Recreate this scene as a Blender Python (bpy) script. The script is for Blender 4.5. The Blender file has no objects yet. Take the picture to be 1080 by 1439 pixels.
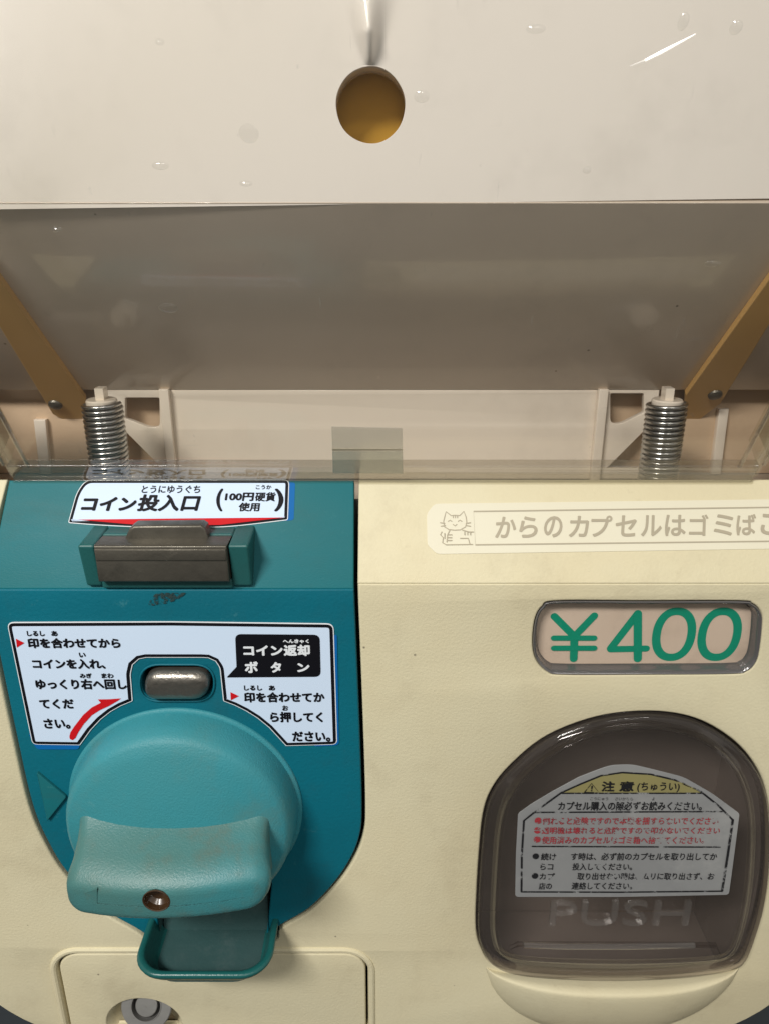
import bpy, bmesh, math, random
from mathutils import Vector, Matrix
from math import sin, cos, tan, radians, pi, atan2, sqrt
random.seed(7)
scene = bpy.context.scene
COL = scene.collection

# ------------------------------------------------------------------ camera
S = 0.28            # one design unit in metres
CAMZ = 0.92         # camera height above the floor
PITCH = radians(20)
F = 1081.0; CX = 540.0; CY = 719.5
cam_d = bpy.data.cameras.new('camera'); cam = bpy.data.objects.new('camera', cam_d); COL.objects.link(cam)
cam_d.sensor_fit = 'VERTICAL'; cam_d.sensor_height = 24.0
cam_d.lens = 12.0 / (719.5 / F)
cam.location = (0, 0, CAMZ); cam.rotation_euler = (pi/2 - PITCH, 0, 0)
cam_d.clip_start = 0.01; cam_d.clip_end = 100
scene.camera = cam

# ------------------------------------------------------------------ room light and lamps
world = bpy.data.worlds.new('World'); scene.world = world; world.use_nodes = True
wn = world.node_tree; wn.nodes.clear()
w_out = wn.nodes.new('ShaderNodeOutputWorld'); w_bg = wn.nodes.new('ShaderNodeBackground')
w_tc = wn.nodes.new('ShaderNodeTexCoord'); w_no = wn.nodes.new('ShaderNodeTexNoise'); w_cr = wn.nodes.new('ShaderNodeValToRGB')
w_no.inputs['Scale'].default_value = 1.6; w_no.inputs['Detail'].default_value = 2.0
w_cr.color_ramp.elements[0].position = 0.38; w_cr.color_ramp.elements[0].color = (0.20, 0.21, 0.20, 1)
w_cr.color_ramp.elements[1].position = 0.66; w_cr.color_ramp.elements[1].color = (1.0, 0.95, 0.88, 1)
wn.links.new(w_tc.outputs['Generated'], w_no.inputs['Vector']); wn.links.new(w_no.outputs['Fac'], w_cr.inputs['Fac'])
wn.links.new(w_cr.outputs['Color'], w_bg.inputs['Color']); wn.links.new(w_bg.outputs[0], w_out.inputs[0])
w_bg.inputs['Strength'].default_value = 0.66

def area_lamp(name, target, az, el, dist, sx, sy, power, col):
    l = bpy.data.lights.new(name, 'AREA'); l.shape = 'RECTANGLE'; l.size = sx; l.size_y = sy
    l.energy = power; l.color = col
    o = bpy.data.objects.new(name, l); COL.objects.link(o)
    d = Vector((sin(radians(az))*cos(radians(el)), -cos(radians(az))*cos(radians(el)), sin(radians(el))))
    o.location = Vector(target) + d*dist
    o.rotation_euler = (-d).to_track_quat('-Z', 'Y').to_euler()
    return o
TGT = (0, 0.935*S, CAMZ - 0.5*S)
area_lamp('ceiling_lamp', TGT, -32, 42.5, 1.45, 0.46, 0.18, 20.5, (1.0, 0.965, 0.91))
area_lamp('fill_lamp', TGT, 14, 41, 2.6, 0.9, 0.2, 8, (1.0, 0.96, 0.90))  # soft fill light added from the right, not a known ceiling lamp

scene.view_settings.view_transform = 'Standard'; scene.view_settings.look = 'None'
scene.view_settings.exposure = 0.0; scene.view_settings.gamma = 1.0; scene.view_settings.use_curve_mapping = False
scene.render.engine = 'CYCLES'
scene.cycles.max_bounces = 12; scene.cycles.transparent_max_bounces = 24
scene.cycles.diffuse_bounces = 4; scene.cycles.glossy_bounces = 4
scene.cycles.caustics_reflective = False; scene.cycles.caustics_refractive = False

# ------------------------------------------------------------------ planes of the machine, measured from the photograph
def W(p): return Vector((p[0]*S, p[1]*S, p[2]*S + CAMZ))
def ray(px, py):
    X = (px-CX)/F; Y = -(py-CY)/F
    return Vector((X, cos(PITCH) + Y*sin(PITCH), -sin(PITCH) + Y*cos(PITCH)))
class Plane:
    def __init__(s, y, z, dy, dz, h=0.0):
        s.v = Vector((0, dy, dz)).normalized(); s.n = Vector((0, -s.v.z, s.v.y))
        s.y, s.z = y, z
        s.p = Vector((0, y, z)) + s.n*h
    def off(s, h):
        q = Plane(s.p.y, s.p.z, s.v.y, s.v.z); q.p = s.p + s.n*h; return q
    def uv(s, px, py):
        d = ray(px, py); t = s.p.dot(s.n)/d.dot(s.n); q = d*t - s.p
        return (q.x, q.dot(s.v))
    def P(s, u, v, h=0.0): return s.p + Vector((u, 0, 0)) + s.v*v + s.n*h
    def L(s, pts): return [s.uv(*q) for q in pts]
YF = 0.935
PF = Plane(YF, 0, 0, 1)                                   # the upright front
ZC = PF.uv(540, 820)[1]                                   # crease between front and shelf
PS = Plane(YF, ZC, 1.019-YF, -0.3246-ZC)                  # sloping shelf
SH_LEN = sqrt((1.019-YF)**2 + (-0.3246-ZC)**2)
ZCT = PF.uv(540, 829)[1]
PT = Plane(YF+0.003, ZCT, 1.015-YF-0.003, -0.3246-ZCT)    # teal shelf
PT_LEN = sqrt((1.015-YF-0.003)**2 + (-0.3246-ZCT)**2)
PC = Plane(1.019, -0.3246, -0.52, 0.854)                 # clear cover, leaning forward
PG = Plane(1.18, -0.229, 0.945-1.18, 0.031+0.229)         # overhanging underside of the hopper
PD = Plane(0.945, 0.031, 0, 1)                            # display card
PW = Plane(1.18, -0.325, 0, 1)                            # low white wall inside

# ------------------------------------------------------------------ materials
MATS = {}
def nd(nt, t, **kw):
    n = nt.nodes.new(t)
    for k, v in kw.items(): n.inputs[k].default_value = v
    return n
def tcoord(nt, scale=(1, 1, 1)):
    tc = nt.nodes.new('ShaderNodeTexCoord'); mp = nt.nodes.new('ShaderNodeMapping')
    mp.inputs['Scale'].default_value = scale
    nt.links.new(tc.outputs['Object'], mp.inputs['Vector']); return mp.outputs['Vector']
def mixc(nt, fac, a, b):
    m = nt.nodes.new('ShaderNodeMix'); m.data_type = 'RGBA'
    for sock, val in ((m.inputs[0], fac), (m.inputs[6], a), (m.inputs[7], b)):
        if hasattr(val, 'links') or hasattr(val, 'is_linked'): nt.links.new(val, sock)
        else: sock.default_value = val if not isinstance(val, tuple) else (*val, 1)
    return m.outputs[2]
def ramp(nt, src, a, b):
    r = nt.nodes.new('ShaderNodeMapRange'); r.inputs['From Min'].default_value = a; r.inputs['From Max'].default_value = b
    r.interpolation_type = 'SMOOTHSTEP'
    nt.links.new(src, r.inputs['Value']); return r.outputs[0]
def noise(nt, vec, scale, detail=4, rough=0.6):
    n = nd(nt, 'ShaderNodeTexNoise', Scale=scale, Detail=detail, Roughness=rough)
    nt.links.new(vec, n.inputs['Vector']); return n.outputs['Fac']
def plastic(name, base, rough=0.45, alt=None, grain=0.0, grain_scale=1500, dirt=None, dirt_amt=0.0, spec=0.5, coat=0.0, metal=0.0,
            scuff=None, speck=None, streak=1.0, dirt_scale=22, bumpdist=0.0006):
    m = bpy.data.materials.new(name); m.use_nodes = True; nt = m.node_tree
    b = nt.nodes['Principled BSDF']; vec = tcoord(nt, (1, 1, streak))
    col = None
    c = mixc(nt, ramp(nt, noise(nt, vec, 9, 5), 0.35, 0.68), base, alt or tuple(x*0.93 for x in base))
    if dirt:
        f = nt.nodes.new('ShaderNodeMath'); f.operation = 'MULTIPLY'; f.inputs[1].default_value = dirt_amt
        nt.links.new(ramp(nt, noise(nt, vec, dirt_scale, 8, 0.7), 0.48, 0.75), f.inputs[0])
        c = mixc(nt, f.outputs[0], c, dirt)
    if scuff:
        f = nt.nodes.new('ShaderNodeMath'); f.operation = 'MULTIPLY'; f.inputs[1].default_value = scuff[1]
        nt.links.new(ramp(nt, noise(nt, vec, 75, 10, 0.8), 0.60, 0.70), f.inputs[0])
        c = mixc(nt, f.outputs[0], c, scuff[0])
    if speck:
        f = nt.nodes.new('ShaderNodeMath'); f.operation = 'MULTIPLY'; f.inputs[1].default_value = 0.75
        vv = nt.nodes.new('ShaderNodeTexVoronoi'); vv.inputs['Scale'].default_value = 75
        nt.links.new(vec, vv.inputs['Vector'])
        nt.links.new(ramp(nt, vv.outputs['Distance'], 0.055, 0.02), f.inputs[0])
        g = nt.nodes.new('ShaderNodeMath'); g.operation = 'MULTIPLY'
        nt.links.new(f.outputs[0], g.inputs[0]); nt.links.new(ramp(nt, noise(nt, vec, 16, 3), 0.50, 0.55), g.inputs[1])
        c = mixc(nt, g.outputs[0], c, speck)
    nt.links.new(c, b.inputs['Base Color'])
    rr = nt.nodes.new('ShaderNodeMapRange'); rr.inputs['To Min'].default_value = rough*0.82; rr.inputs['To Max'].default_value = min(1, rough*1.2)
    nt.links.new(noise(nt, vec, 40, 6), rr.inputs['Value']); nt.links.new(rr.outputs[0], b.inputs['Roughness'])
    b.inputs['Metallic'].default_value = metal
    b.inputs['Specular IOR Level'].default_value = spec
    b.inputs['Coat Weight'].default_value = coat; b.inputs['Coat Roughness'].default_value = 0.06
    if grain:
        bp = nt.nodes.new('ShaderNodeBump'); bp.inputs['Strength'].default_value = grain; bp.inputs['Distance'].default_value = bumpdist
        nt.links.new(noise(nt, vec, grain_scale, 3, 0.6), bp.inputs['Height']); nt.links.new(bp.outputs[0], b.inputs['Normal'])
    MATS[name] = m; return m
def clear(name, tint, rough=0.03, haze=0.02, f0=0.045, haze_col=(0.8, 0.78, 0.74), scratch=0.0, power=5.0, bump=0.0, bscale=14):
    """thin clear plastic: transparent film with a fresnel-weighted reflection and a little dust"""
    m = bpy.data.materials.new(name); m.use_nodes = True; nt = m.node_tree; nt.nodes.clear()
    out = nt.nodes.new('ShaderNodeOutputMaterial')
    tr = nt.nodes.new('ShaderNodeBsdfTransparent'); tr.inputs[0].default_value = (*tint, 1)
    gl = nt.nodes.new('ShaderNodeBsdfGlossy'); gl.inputs['Roughness'].default_value = rough
    lw = nt.nodes.new('ShaderNodeLayerWeight'); lw.inputs['Blend'].default_value = 0.5
    p = nt.nodes.new('ShaderNodeMath'); p.operation = 'POWER'; p.inputs[1].default_value = power
    nt.links.new(lw.outputs['Facing'], p.inputs[0])
    ma = nt.nodes.new('ShaderNodeMath'); ma.operation = 'MULTIPLY_ADD'; ma.inputs[1].default_value = 1-f0; ma.inputs[2].default_value = f0
    nt.links.new(p.outputs[0], ma.inputs[0])
    mx = nt.nodes.new('ShaderNodeMixShader'); nt.links.new(ma.outputs[0], mx.inputs[0]); nt.links.new(tr.outputs[0], mx.inputs[1]); nt.links.new(gl.outputs[0], mx.inputs[2])
    df = nt.nodes.new('ShaderNodeBsdfDiffuse'); df.inputs[0].default_value = (*haze_col, 1)
    vec = tcoord(nt); 
    h = nt.nodes.new('ShaderNodeMapRange'); h.inputs['To Min'].default_value = haze*0.4; h.inputs['To Max'].default_value = haze*1.8
    nt.links.new(noise(nt, vec, 12, 8, 0.7), h.inputs['Value']); hz = h.outputs[0]
    if scratch:
        for k, sc in enumerate(((160, 9, 14), (9, 30, 170), (60, 60, 25))):
            mp = nt.nodes.new('ShaderNodeMapping'); mp.inputs['Scale'].default_value = sc; mp.inputs['Rotation'].default_value = (0, 0.5*k-0.4, 0.2)
            tc = nt.nodes.new('ShaderNodeTexCoord'); nt.links.new(tc.outputs['Object'], mp.inputs['Vector'])
            s = nt.nodes.new('ShaderNodeMath'); s.operation = 'MULTIPLY_ADD'; s.inputs[1].default_value = scratch; nt.links.new(hz, s.inputs[2])
            nt.links.new(ramp(nt, noise(nt, mp.outputs[0], 3.0, 3, 0.7), 0.70, 0.78), s.inputs[0]); hz = s.outputs[0]
    if bump:
        bp = nt.nodes.new('ShaderNodeBump'); bp.inputs['Strength'].default_value = bump; bp.inputs['Distance'].default_value = 0.002
        nt.links.new(noise(nt, vec, bscale, 3, 0.5), bp.inputs['Height']); nt.links.new(bp.outputs[0], gl.inputs['Normal'])
    m2 = nt.nodes.new('ShaderNodeMixShader'); nt.links.new(hz, m2.inputs[0]); nt.links.new(mx.outputs[0], m2.inputs[1]); nt.links.new(df.outputs[0], m2.inputs[2])
    nt.links.new(m2.outputs[0], out.inputs[0]); MATS[name] = m; return m
def worn_ink(name, col, wear=0.5, scale=260):
    m = bpy.data.materials.new(name); m.use_nodes = True; nt = m.node_tree; b = nt.nodes['Principled BSDF']
    b.inputs['Base Color'].default_value = (*col, 1); b.inputs['Roughness'].default_value = 0.5
    out = nt.nodes['Material Output']; tr = nt.nodes.new('ShaderNodeBsdfTransparent'); mx = nt.nodes.new('ShaderNodeMixShader')
    vec = tcoord(nt)
    nt.links.new(ramp(nt, noise(nt, vec, scale, 6, 0.75), wear-0.04, wear+0.06), mx.inputs[0])
    nt.links.new(b.outputs[0], mx.inputs[1]); nt.links.new(tr.outputs[0], mx.inputs[2]); nt.links.new(mx.outputs[0], out.inputs[0])
    MATS[name] = m; return m

CREAM = plastic('cream_plastic', (0.685, 0.63, 0.44), 0.55, spec=0.3, alt=(0.665, 0.595, 0.40), grain=0.28, grain_scale=850, dirt=(0.30, 0.24, 0.15), dirt_amt=0.26, speck=(0.10, 0.08, 0.06), scuff=((0.35, 0.28, 0.18), 0.15))
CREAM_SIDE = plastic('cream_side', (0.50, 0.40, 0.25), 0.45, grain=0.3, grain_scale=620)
TEAL = plastic('teal_plastic', (0.002, 0.145, 0.205), 0.5, spec=0.3, alt=(0.003, 0.128, 0.178), grain=0.25, grain_scale=700, dirt=(0.03, 0.07, 0.07), dirt_amt=0.25, scuff=((0.08, 0.27, 0.30), 0.38))
TEAL_SHELF = plastic('teal_shelf', (0.008, 0.150, 0.178), 0.5, spec=0.22, alt=(0.012, 0.140, 0.160), grain=0.12, grain_scale=900, dirt=(0.04, 0.09, 0.08), dirt_amt=0.3, scuff=((0.12, 0.34, 0.33), 0.2), streak=3)
TEAL_KNOB = plastic('teal_knob', (0.032, 0.285, 0.355), 0.48, spec=0.4, alt=(0.044, 0.245, 0.280), grain=0.4, grain_scale=1300, dirt=(0.13, 0.20, 0.16), dirt_amt=0.6, scuff=((0.2, 0.42, 0.42), 0.15), dirt_scale=14)
TEAL_GRIP = plastic('teal_grip', (0.040, 0.222, 0.250), 0.40, alt=(0.066, 0.180, 0.170), grain=0.3, grain_scale=1300, dirt=(0.115, 0.135, 0.10), dirt_amt=0.9, scuff=((0.04, 0.10, 0.09), 0.35), dirt_scale=24)
TEAL_SLOT = plastic('teal_slot', (0.013, 0.115, 0.112), 0.45, alt=(0.018, 0.10, 0.098), grain=0.15, grain_scale=700, dirt=(0.05, 0.09, 0.08), dirt_amt=0.3)
TEAL_TRAY = plastic('teal_tray', (0.012, 0.110, 0.106), 0.3, grain=0.2, grain_scale=700, dirt=(0.02, 0.04, 0.03), dirt_amt=0.4)
TEAL_WORN_SHADED = plastic('teal_worn_shaded', (0.026, 0.078, 0.078), 0.6, alt=(0.045, 0.092, 0.092), dirt=(0.075, 0.12, 0.12), dirt_amt=0.7, grain=0.4, grain_scale=200, dirt_scale=60)  # worn tray teal, base also darkened for the knob's shadow over it
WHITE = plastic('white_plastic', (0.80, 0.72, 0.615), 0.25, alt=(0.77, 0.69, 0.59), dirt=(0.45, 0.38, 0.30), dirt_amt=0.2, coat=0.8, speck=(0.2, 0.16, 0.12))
CARD = plastic('display_card', (0.88, 0.83, 0.765), 0.55, alt=(0.87, 0.82, 0.76), dirt=(0.70, 0.66, 0.60), dirt_amt=0.4, grain=0.015, grain_scale=60, coat=0.5)
BROWN = plastic('amber_plastic', (0.62, 0.38, 0.14), 0.3, alt=(0.56, 0.34, 0.12), grain=0.05, grain_scale=80)
AMBER = plastic('yellow_plastic', (0.62, 0.34, 0.016), 0.5)
TAN = plastic('tan_plastic', (0.58, 0.43, 0.29), 0.55, grain=0.25, grain_scale=400)
UNDERSIDE = plastic('underside_plastic', (0.63, 0.545, 0.45), 0.25, alt=(0.60, 0.515, 0.425), dirt=(0.42, 0.36, 0.30), dirt_amt=0.3, coat=0.8, speck=(0.1, 0.08, 0.06))  # underside of the hopper, set darker than the white wall
FLOORTAN = plastic('hopper_floor', (0.45, 0.39, 0.33), 0.35, dirt=(0.2, 0.17, 0.14), dirt_amt=0.4)
DARK = plastic('dark_cavity', (0.010, 0.009, 0.008), 0.6)
STEEL = plastic('worn_steel', (0.17, 0.158, 0.13), 0.42, alt=(0.125, 0.115, 0.095), metal=0.7, grain=0.3, grain_scale=300, dirt=(0.05, 0.048, 0.04), dirt_amt=0.7, scuff=((0.3, 0.27, 0.22), 0.4), dirt_scale=50)
BUTTON = plastic('cast_metal', (0.27, 0.25, 0.22), 0.33, alt=(0.22, 0.205, 0.18), metal=0.8, grain=0.5, grain_scale=420, dirt=(0.10, 0.10, 0.08), dirt_amt=0.5, dirt_scale=70)
CHROME = plastic('spring_steel', (0.55, 0.55, 0.54), 0.2, alt=(0.45, 0.45, 0.44), metal=1.0)
LOCK = plastic('lock_metal', (0.52, 0.51, 0.49), 0.36, metal=0.8, grain=0.15, grain_scale=300)
BLACK = plastic('black_ink', (0.006, 0.006, 0.009), 0.6, spec=0.12)
STICK = plastic('sticker_white', (0.63, 0.76, 0.94), 0.6, alt=(0.615, 0.75, 0.93), spec=0.2)
STICK_EDGE = plastic('sticker_edge', (0.78, 0.82, 0.86), 0.6, spec=0.2)
RED = plastic('red_ink', (0.60, 0.008, 0.014), 0.6, spec=0.15)
BLUE = plastic('blue_backing', (0.004, 0.135, 0.42), 0.6, spec=0.15)
GREEN = plastic('green_ink', (0.0, 0.30, 0.185), 0.6, spec=0.15)
PRICE = plastic('price_card', (0.72, 0.60, 0.49), 0.4, alt=(0.60, 0.48, 0.38), dirt=(0.42, 0.35, 0.28), dirt_amt=0.5, dirt_scale=40)
TAPE = plastic('faded_sticker', (0.735, 0.70, 0.555), 0.45, alt=(0.715, 0.675, 0.525))
FADED = plastic('faded_ink', (0.42, 0.37, 0.27), 0.5)
DOORSTICK = plastic('worn_sticker', (0.29, 0.295, 0.295), 0.4, alt=(0.235, 0.24, 0.245), dirt=(0.40, 0.40, 0.39), dirt_amt=0.5, grain=0.2, grain_scale=60, dirt_scale=40)
DOORYEL = plastic('worn_yellow', (0.29, 0.26, 0.11), 0.4, alt=(0.25, 0.225, 0.10), dirt=(0.25, 0.23, 0.16), dirt_amt=0.5)
INK_BLK = worn_ink('worn_black_ink', (0.012, 0.012, 0.014), 0.55)
INK_RED = worn_ink('worn_red_ink', (0.36, 0.035, 0.045), 0.515)
COVER = clear('clear_cover', (0.99, 0.985, 0.975), 0.02, haze=0.009, f0=0.032, scratch=0.085, bump=0.05, power=9.0)
COVER_BAR = clear('clear_cover_bar', (0.87, 0.855, 0.83), 0.02, haze=0.012, f0=0.15, bump=0.03)
COVER_EDGE = clear('clear_cover_edge', (0.95, 0.94, 0.90), 0.05, haze=0.02, f0=0.07, bump=0.3, bscale=60)
FILM = clear('clear_film', (0.985, 0.985, 0.98), 0.10, haze=0.008, f0=0.07)
CTAPE = clear('clear_tape', (0.90, 0.91, 0.89), 0.15, haze=0.07, f0=0.06)
SMOKE = clear('smoked_plastic', (0.83, 0.81, 0.805), 0.06, haze=0.026, f0=0.04, haze_col=(0.55, 0.48, 0.42), scratch=0.03, bump=0.08)
CLEARMARK = clear('clear_marks', (0.97, 0.96, 0.95), 0.12, haze=0.03, f0=0.10)
GLARE_FACET = clear('glare_facet_plastic', (0.98, 0.98, 0.97), 0.28, haze=0.05, f0=0.07)
LENS = clear('window_plastic', (0.97, 0.96, 0.95), 0.04, haze=0.004, f0=0.02, scratch=0.04, bump=0.15, bscale=40)
RIMDARK = plastic('window_rim', (0.10, 0.095, 0.095), 0.15, spec=0.8, coat=0.5)
FLOORM = plastic('floor_grey', (0.035, 0.045, 0.055), 0.5, grain=0.2, grain_scale=60)
STANDM = plastic('stand_yellow', (0.50, 0.25, 0.02), 0.45)
POUCH = plastic('chute_brown', (0.30, 0.265, 0.235), 0.5, alt=(0.24, 0.21, 0.18), grain=0.2, grain_scale=100)

# ------------------------------------------------------------------ things, parts, mesh helpers
BASE = Vector((0, YF*S, CAMZ - 1.315*S))
def thing(name, loc, label, cat, kind=None):
    o = bpy.data.objects.new(name, None); COL.objects.link(o); o.location = loc; o.empty_display_size = 0.05
    o['label'] = label; o['category'] = cat
    if kind: o['kind'] = kind
    return o
MACHINE = thing('capsule_machine', BASE, 'cream and teal capsule toy vending machine with a clear empty top and a price window', 'vending machine')
OFFS = {MACHINE.name: BASE}
class MB:
    """collects 3D geometry in design units"""
    def __init__(s): s.v = []; s.f = []; s.m = []
    def add(s, verts, faces, mi=0):
        b = len(s.v); s.v += [Vector(v) for v in verts]; s.f += [tuple(i+b for i in f) for f in faces]; s.m += [mi]*len(faces)
        return s
    def box(s, x0, x1, y0, y1, z0, z1, mi=0):
        v = [(x, y, z) for z in (z0, z1) for y in (y0, y1) for x in (x0, x1)]
        return s.add(v, [(0, 2, 3, 1), (4, 5, 7, 6), (0, 1, 5, 4), (2, 6, 7, 3), (0, 4, 6, 2), (1, 3, 7, 5)], mi)
    def poly(s, pl, uv, h, mi=0):
        v, f = plate2d([uv], 0, 0); return s.add([pl.P(a, b, h) for a, b, c in v], f, mi)
    def slab(s, pl, outer, holes=(), h0=-0.01, h1=0.0, bevel=0.002, mi=0, res=2):
        v, f = plate2d([outer, *holes], h1-h0, bevel, res)
        return s.add([pl.P(a, b, (h0+h1)/2 + c) for a, b, c in v], f, mi)
    def lathe(s, c, ax_u, ax_v, ax_n, prof, seg=48, mi=0, cap0=False, cap1=False):
        vs = []; n = len(prof)
        for r, h in prof:
            for k in range(seg):
                a = 2*pi*k/seg; vs.append(c + ax_u*(r*cos(a)) + ax_v*(r*sin(a)) + ax_n*h)
        fs = []
        for i in range(n-1):
            for k in range(seg):
                k2 = (k+1) % seg; fs.append((i*seg+k, i*seg+k2, (i+1)*seg+k2, (i+1)*seg+k))
        if cap0: fs.append(tuple(range(seg-1, -1, -1)))
        if cap1: fs.append(tuple((n-1)*seg+k for k in range(seg)))
        return s.add(vs, fs, mi)
    def loft(s, rings, closed=True, cap0=True, cap1=True, mi=0):
        n = len(rings[0]); vs = [p for r in rings for p in r]; fs = []
        for i in range(len(rings)-1):
            for k in range(n if closed else n-1):
                k2 = (k+1) % n; fs.append((i*n+k, i*n+k2, (i+1)*n+k2, (i+1)*n+k))
        if cap0: fs.append(tuple(range(n-1, -1, -1)))
        if cap1: fs.append(tuple((len(rings)-1)*n+k for k in range(n)))
        return s.add(vs, fs, mi)
    def tube(s, pts, r, seg=10, mi=0, closed=False, flat=None):
        rings = []; N = len(pts); up = Vector((0, 0, 1))
        for i, p in enumerate(pts):
            a = pts[(i-1) % N] if closed or i else p; b = pts[(i+1) % N] if closed or i < N-1 else p
            t = (b-a).normalized(); ref = flat if flat is not None else (up if abs(t.z) < 0.9 else Vector((0, 1, 0)))
            x = t.cross(ref).normalized(); y = x.cross(t)
            rings.append([p + x*(r*cos(2*pi*k/seg)) + y*(r*sin(2*pi*k/seg)) for k in range(seg)])
        if closed: rings.append(rings[0])
        return s.loft(rings, True, not closed, not closed, mi)
    def text(s, pl, h, body, box, bold=0.0, mi=0, shear=0.0, tilt=0.0, thick=0.0):
        v, f = text2d(body, bold, shear, thick)
        x0, x1, y0, y1 = box; xm = (x0+x1)/2; ym = (y0+y1)/2
        u0 = pl.uv(x0, ym)[0]; u1 = pl.uv(x1, ym)[0]; v1 = pl.uv(xm, y0)[1]; v0 = pl.uv(xm, y1)[1]
        xs = [a[0] for a in v]; ys = [a[1] for a in v]; ax, bx, ay, by = min(xs), max(xs), min(ys), max(ys)
        out = []
        for a in v:
            sx = (a[0]-ax)/(bx-ax); sy = (a[1]-ay)/(by-ay)
            out.append(pl.P(u0+(u1-u0)*sx, v0+(v1-v0)*sy + tilt*(sx-0.5)*(u1-u0), h + a[2]))
        return s.add(out, f, mi)
    def stroke(s, pl, h, pts, w, closed=False, mi=0, cap=True):
        """a flat pen stroke of width w (design units) along uv points, with round ends"""
        n = len(pts); Lp = []; Rp = []
        for i in range(n):
            a = pts[(i-1) % n] if closed or i else pts[i]; b = pts[(i+1) % n] if closed or i < n-1 else pts[i]
            t = Vector((b[0]-a[0], b[1]-a[1])).normalized(); nn = Vector((-t.y, t.x))*(w/2)
            Lp.append((pts[i][0]+nn.x, pts[i][1]+nn.y)); Rp.append((pts[i][0]-nn.x, pts[i][1]-nn.y))
        if closed:
            vs = [pl.P(*q, h) for q in Lp+Rp]
            return s.add(vs, [(i, (i+1) % n, n+(i+1) % n, n+i) for i in range(n)], mi)
        def capp(c, t):
            a0 = atan2(t[1], t[0]); return [(c[0]+w/2*cos(a0-pi/2+pi*k/8), c[1]+w/2*sin(a0-pi/2+pi*k/8)) for k in range(1, 8)]
        t1 = (pts[-1][0]-pts[-2][0], pts[-1][1]-pts[-2][1]); t0 = (pts[0][0]-pts[1][0], pts[0][1]-pts[1][1])
        poly = Rp + (capp(pts[-1], t1) if cap else []) + Lp[::-1] + (capp(pts[0], t0) if cap else [])
        return s.add([pl.P(*q, h) for q in poly], [tuple(range(len(poly)))], mi)
    def build(s, name, mats, parent=None, smooth=True, angle=35, label=None, subsurf=0, loc=None, bool_with=None):
        o_loc = loc if loc is not None else (OFFS[parent.name] if parent is not None else Vector((0, 0, 0)))
        me = bpy.data.meshes.new(name)
        me.from_pydata([tuple(W(v)-o_loc) for v in s.v], [], s.f)
        if not isinstance(mats, (list, tuple)): mats = [mats]
        for m in mats: me.materials.append(m)
        me.polygons.foreach_set('material_index', s.m)
        bm = bmesh.new(); bm.from_mesh(me); bmesh.ops.remove_doubles(bm, verts=bm.verts, dist=2e-6)
        bmesh.ops.recalc_face_normals(bm, faces=bm.faces); bm.to_mesh(me); bm.free()
        o = bpy.data.objects.new(name, me); COL.objects.link(o)
        if parent is not None:
            o.parent = parent; OFFS[o.name] = OFFS[parent.name]
        else: o.location = o_loc; OFFS[o.name] = o_loc
        if subsurf:
            md = o.modifiers.new('subsurf', 'SUBSURF'); md.levels = md.render_levels = subsurf
        if smooth:
            me.polygons.foreach_set('use_smooth', [True]*len(me.polygons)); me.set_sharp_from_angle(angle=radians(angle))
        me.update()
        if label: o['label'] = label
        return o
_tmp = None
def _eval(curve):
    o = bpy.data.objects.new('tmp', curve); COL.objects.link(o)
    dg = bpy.context.evaluated_depsgraph_get(); me = bpy.data.meshes.new_from_object(o.evaluated_get(dg))
    v = [tuple(a.co) for a in me.vertices]; f = [tuple(p.vertices) for p in me.polygons]
    bpy.data.objects.remove(o); bpy.data.meshes.remove(me); bpy.data.curves.remove(curve)
    return v, f
def plate2d(loops, thick, bevel, res=2):
    c = bpy.data.curves.new('tmp', 'CURVE'); c.dimensions = '2D'; c.fill_mode = 'BOTH'
    K = 10.0
    for lp in loops:
        sp = c.splines.new('POLY'); sp.points.add(len(lp)-1); sp.use_cyclic_u = True
        for p, q in zip(sp.points, lp): p.co = (q[0]*K, q[1]*K, 0, 1)
    if thick > 0:
        b = min(bevel, thick/2*0.98); c.extrude = (thick/2-b)*K; c.bevel_depth = b*K; c.bevel_resolution = res; c.offset = -b*K
    v, f = _eval(c)
    return [(a/K, b/K, z/K) for a, b, z in v], f
def text2d(body, bold, shear, thick):
    c = bpy.data.curves.new('tmp', 'FONT'); c.body = body; c.size = 1; c.shear = shear; c.resolution_u = 4
    c.extrude = thick; c.offset = 0
    v, f = _eval(c)
    if bold <= 0 or thick: return v, f
    V, Fc = [], []; n = len(v)
    for k in range(8):
        dx, dy = bold*cos(k*pi/4), bold*sin(k*pi/4)
        V += [(a+dx, b+dy, z+0.000025*k) for a, b, z in v]; Fc += [tuple(i+k*n for i in q) for q in f]
    return V, Fc
def arc(c, r, a0, a1, n=12): return [(c[0]+r*cos(radians(a0+(a1-a0)*k/n)), c[1]+r*sin(radians(a0+(a1-a0)*k/n))) for k in range(n+1)]
def rrect(x0, x1, y0, y1, r, n=8):
    rr = r if isinstance(r, (list, tuple)) else [r]*4     # bl, br, tr, tl
    return (arc((x0+rr[0], y0+rr[0]), rr[0], 180, 270, n) + arc((x1-rr[1], y0+rr[1]), rr[1], 270, 360, n)
            + arc((x1-rr[2], y1-rr[2]), rr[2], 0, 90, n) + arc((x0+rr[3], y1-rr[3]), rr[3], 90, 180, n))
def rpoly(pts, radii, n=6):
    """polygon with rounded corners"""
    out = []; N = len(pts)
    if not isinstance(radii, (list, tuple)): radii = [radii]*N
    for i in range(N):
        p = Vector(pts[i]); a = Vector(pts[i-1])-p; b = Vector(pts[(i+1) % N])-p; r = radii[i]
        if r <= 0: out.append(tuple(p)); continue
        d = min(r, a.length*0.49, b.length*0.49); A = p + a.normalized()*d; B = p + b.normalized()*d
        for k in range(n+1):
            t = k/n; q = A*(1-t)**2 + p*(2*t*(1-t)) + B*t*t; out.append((q.x, q.y))
    return out
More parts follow.
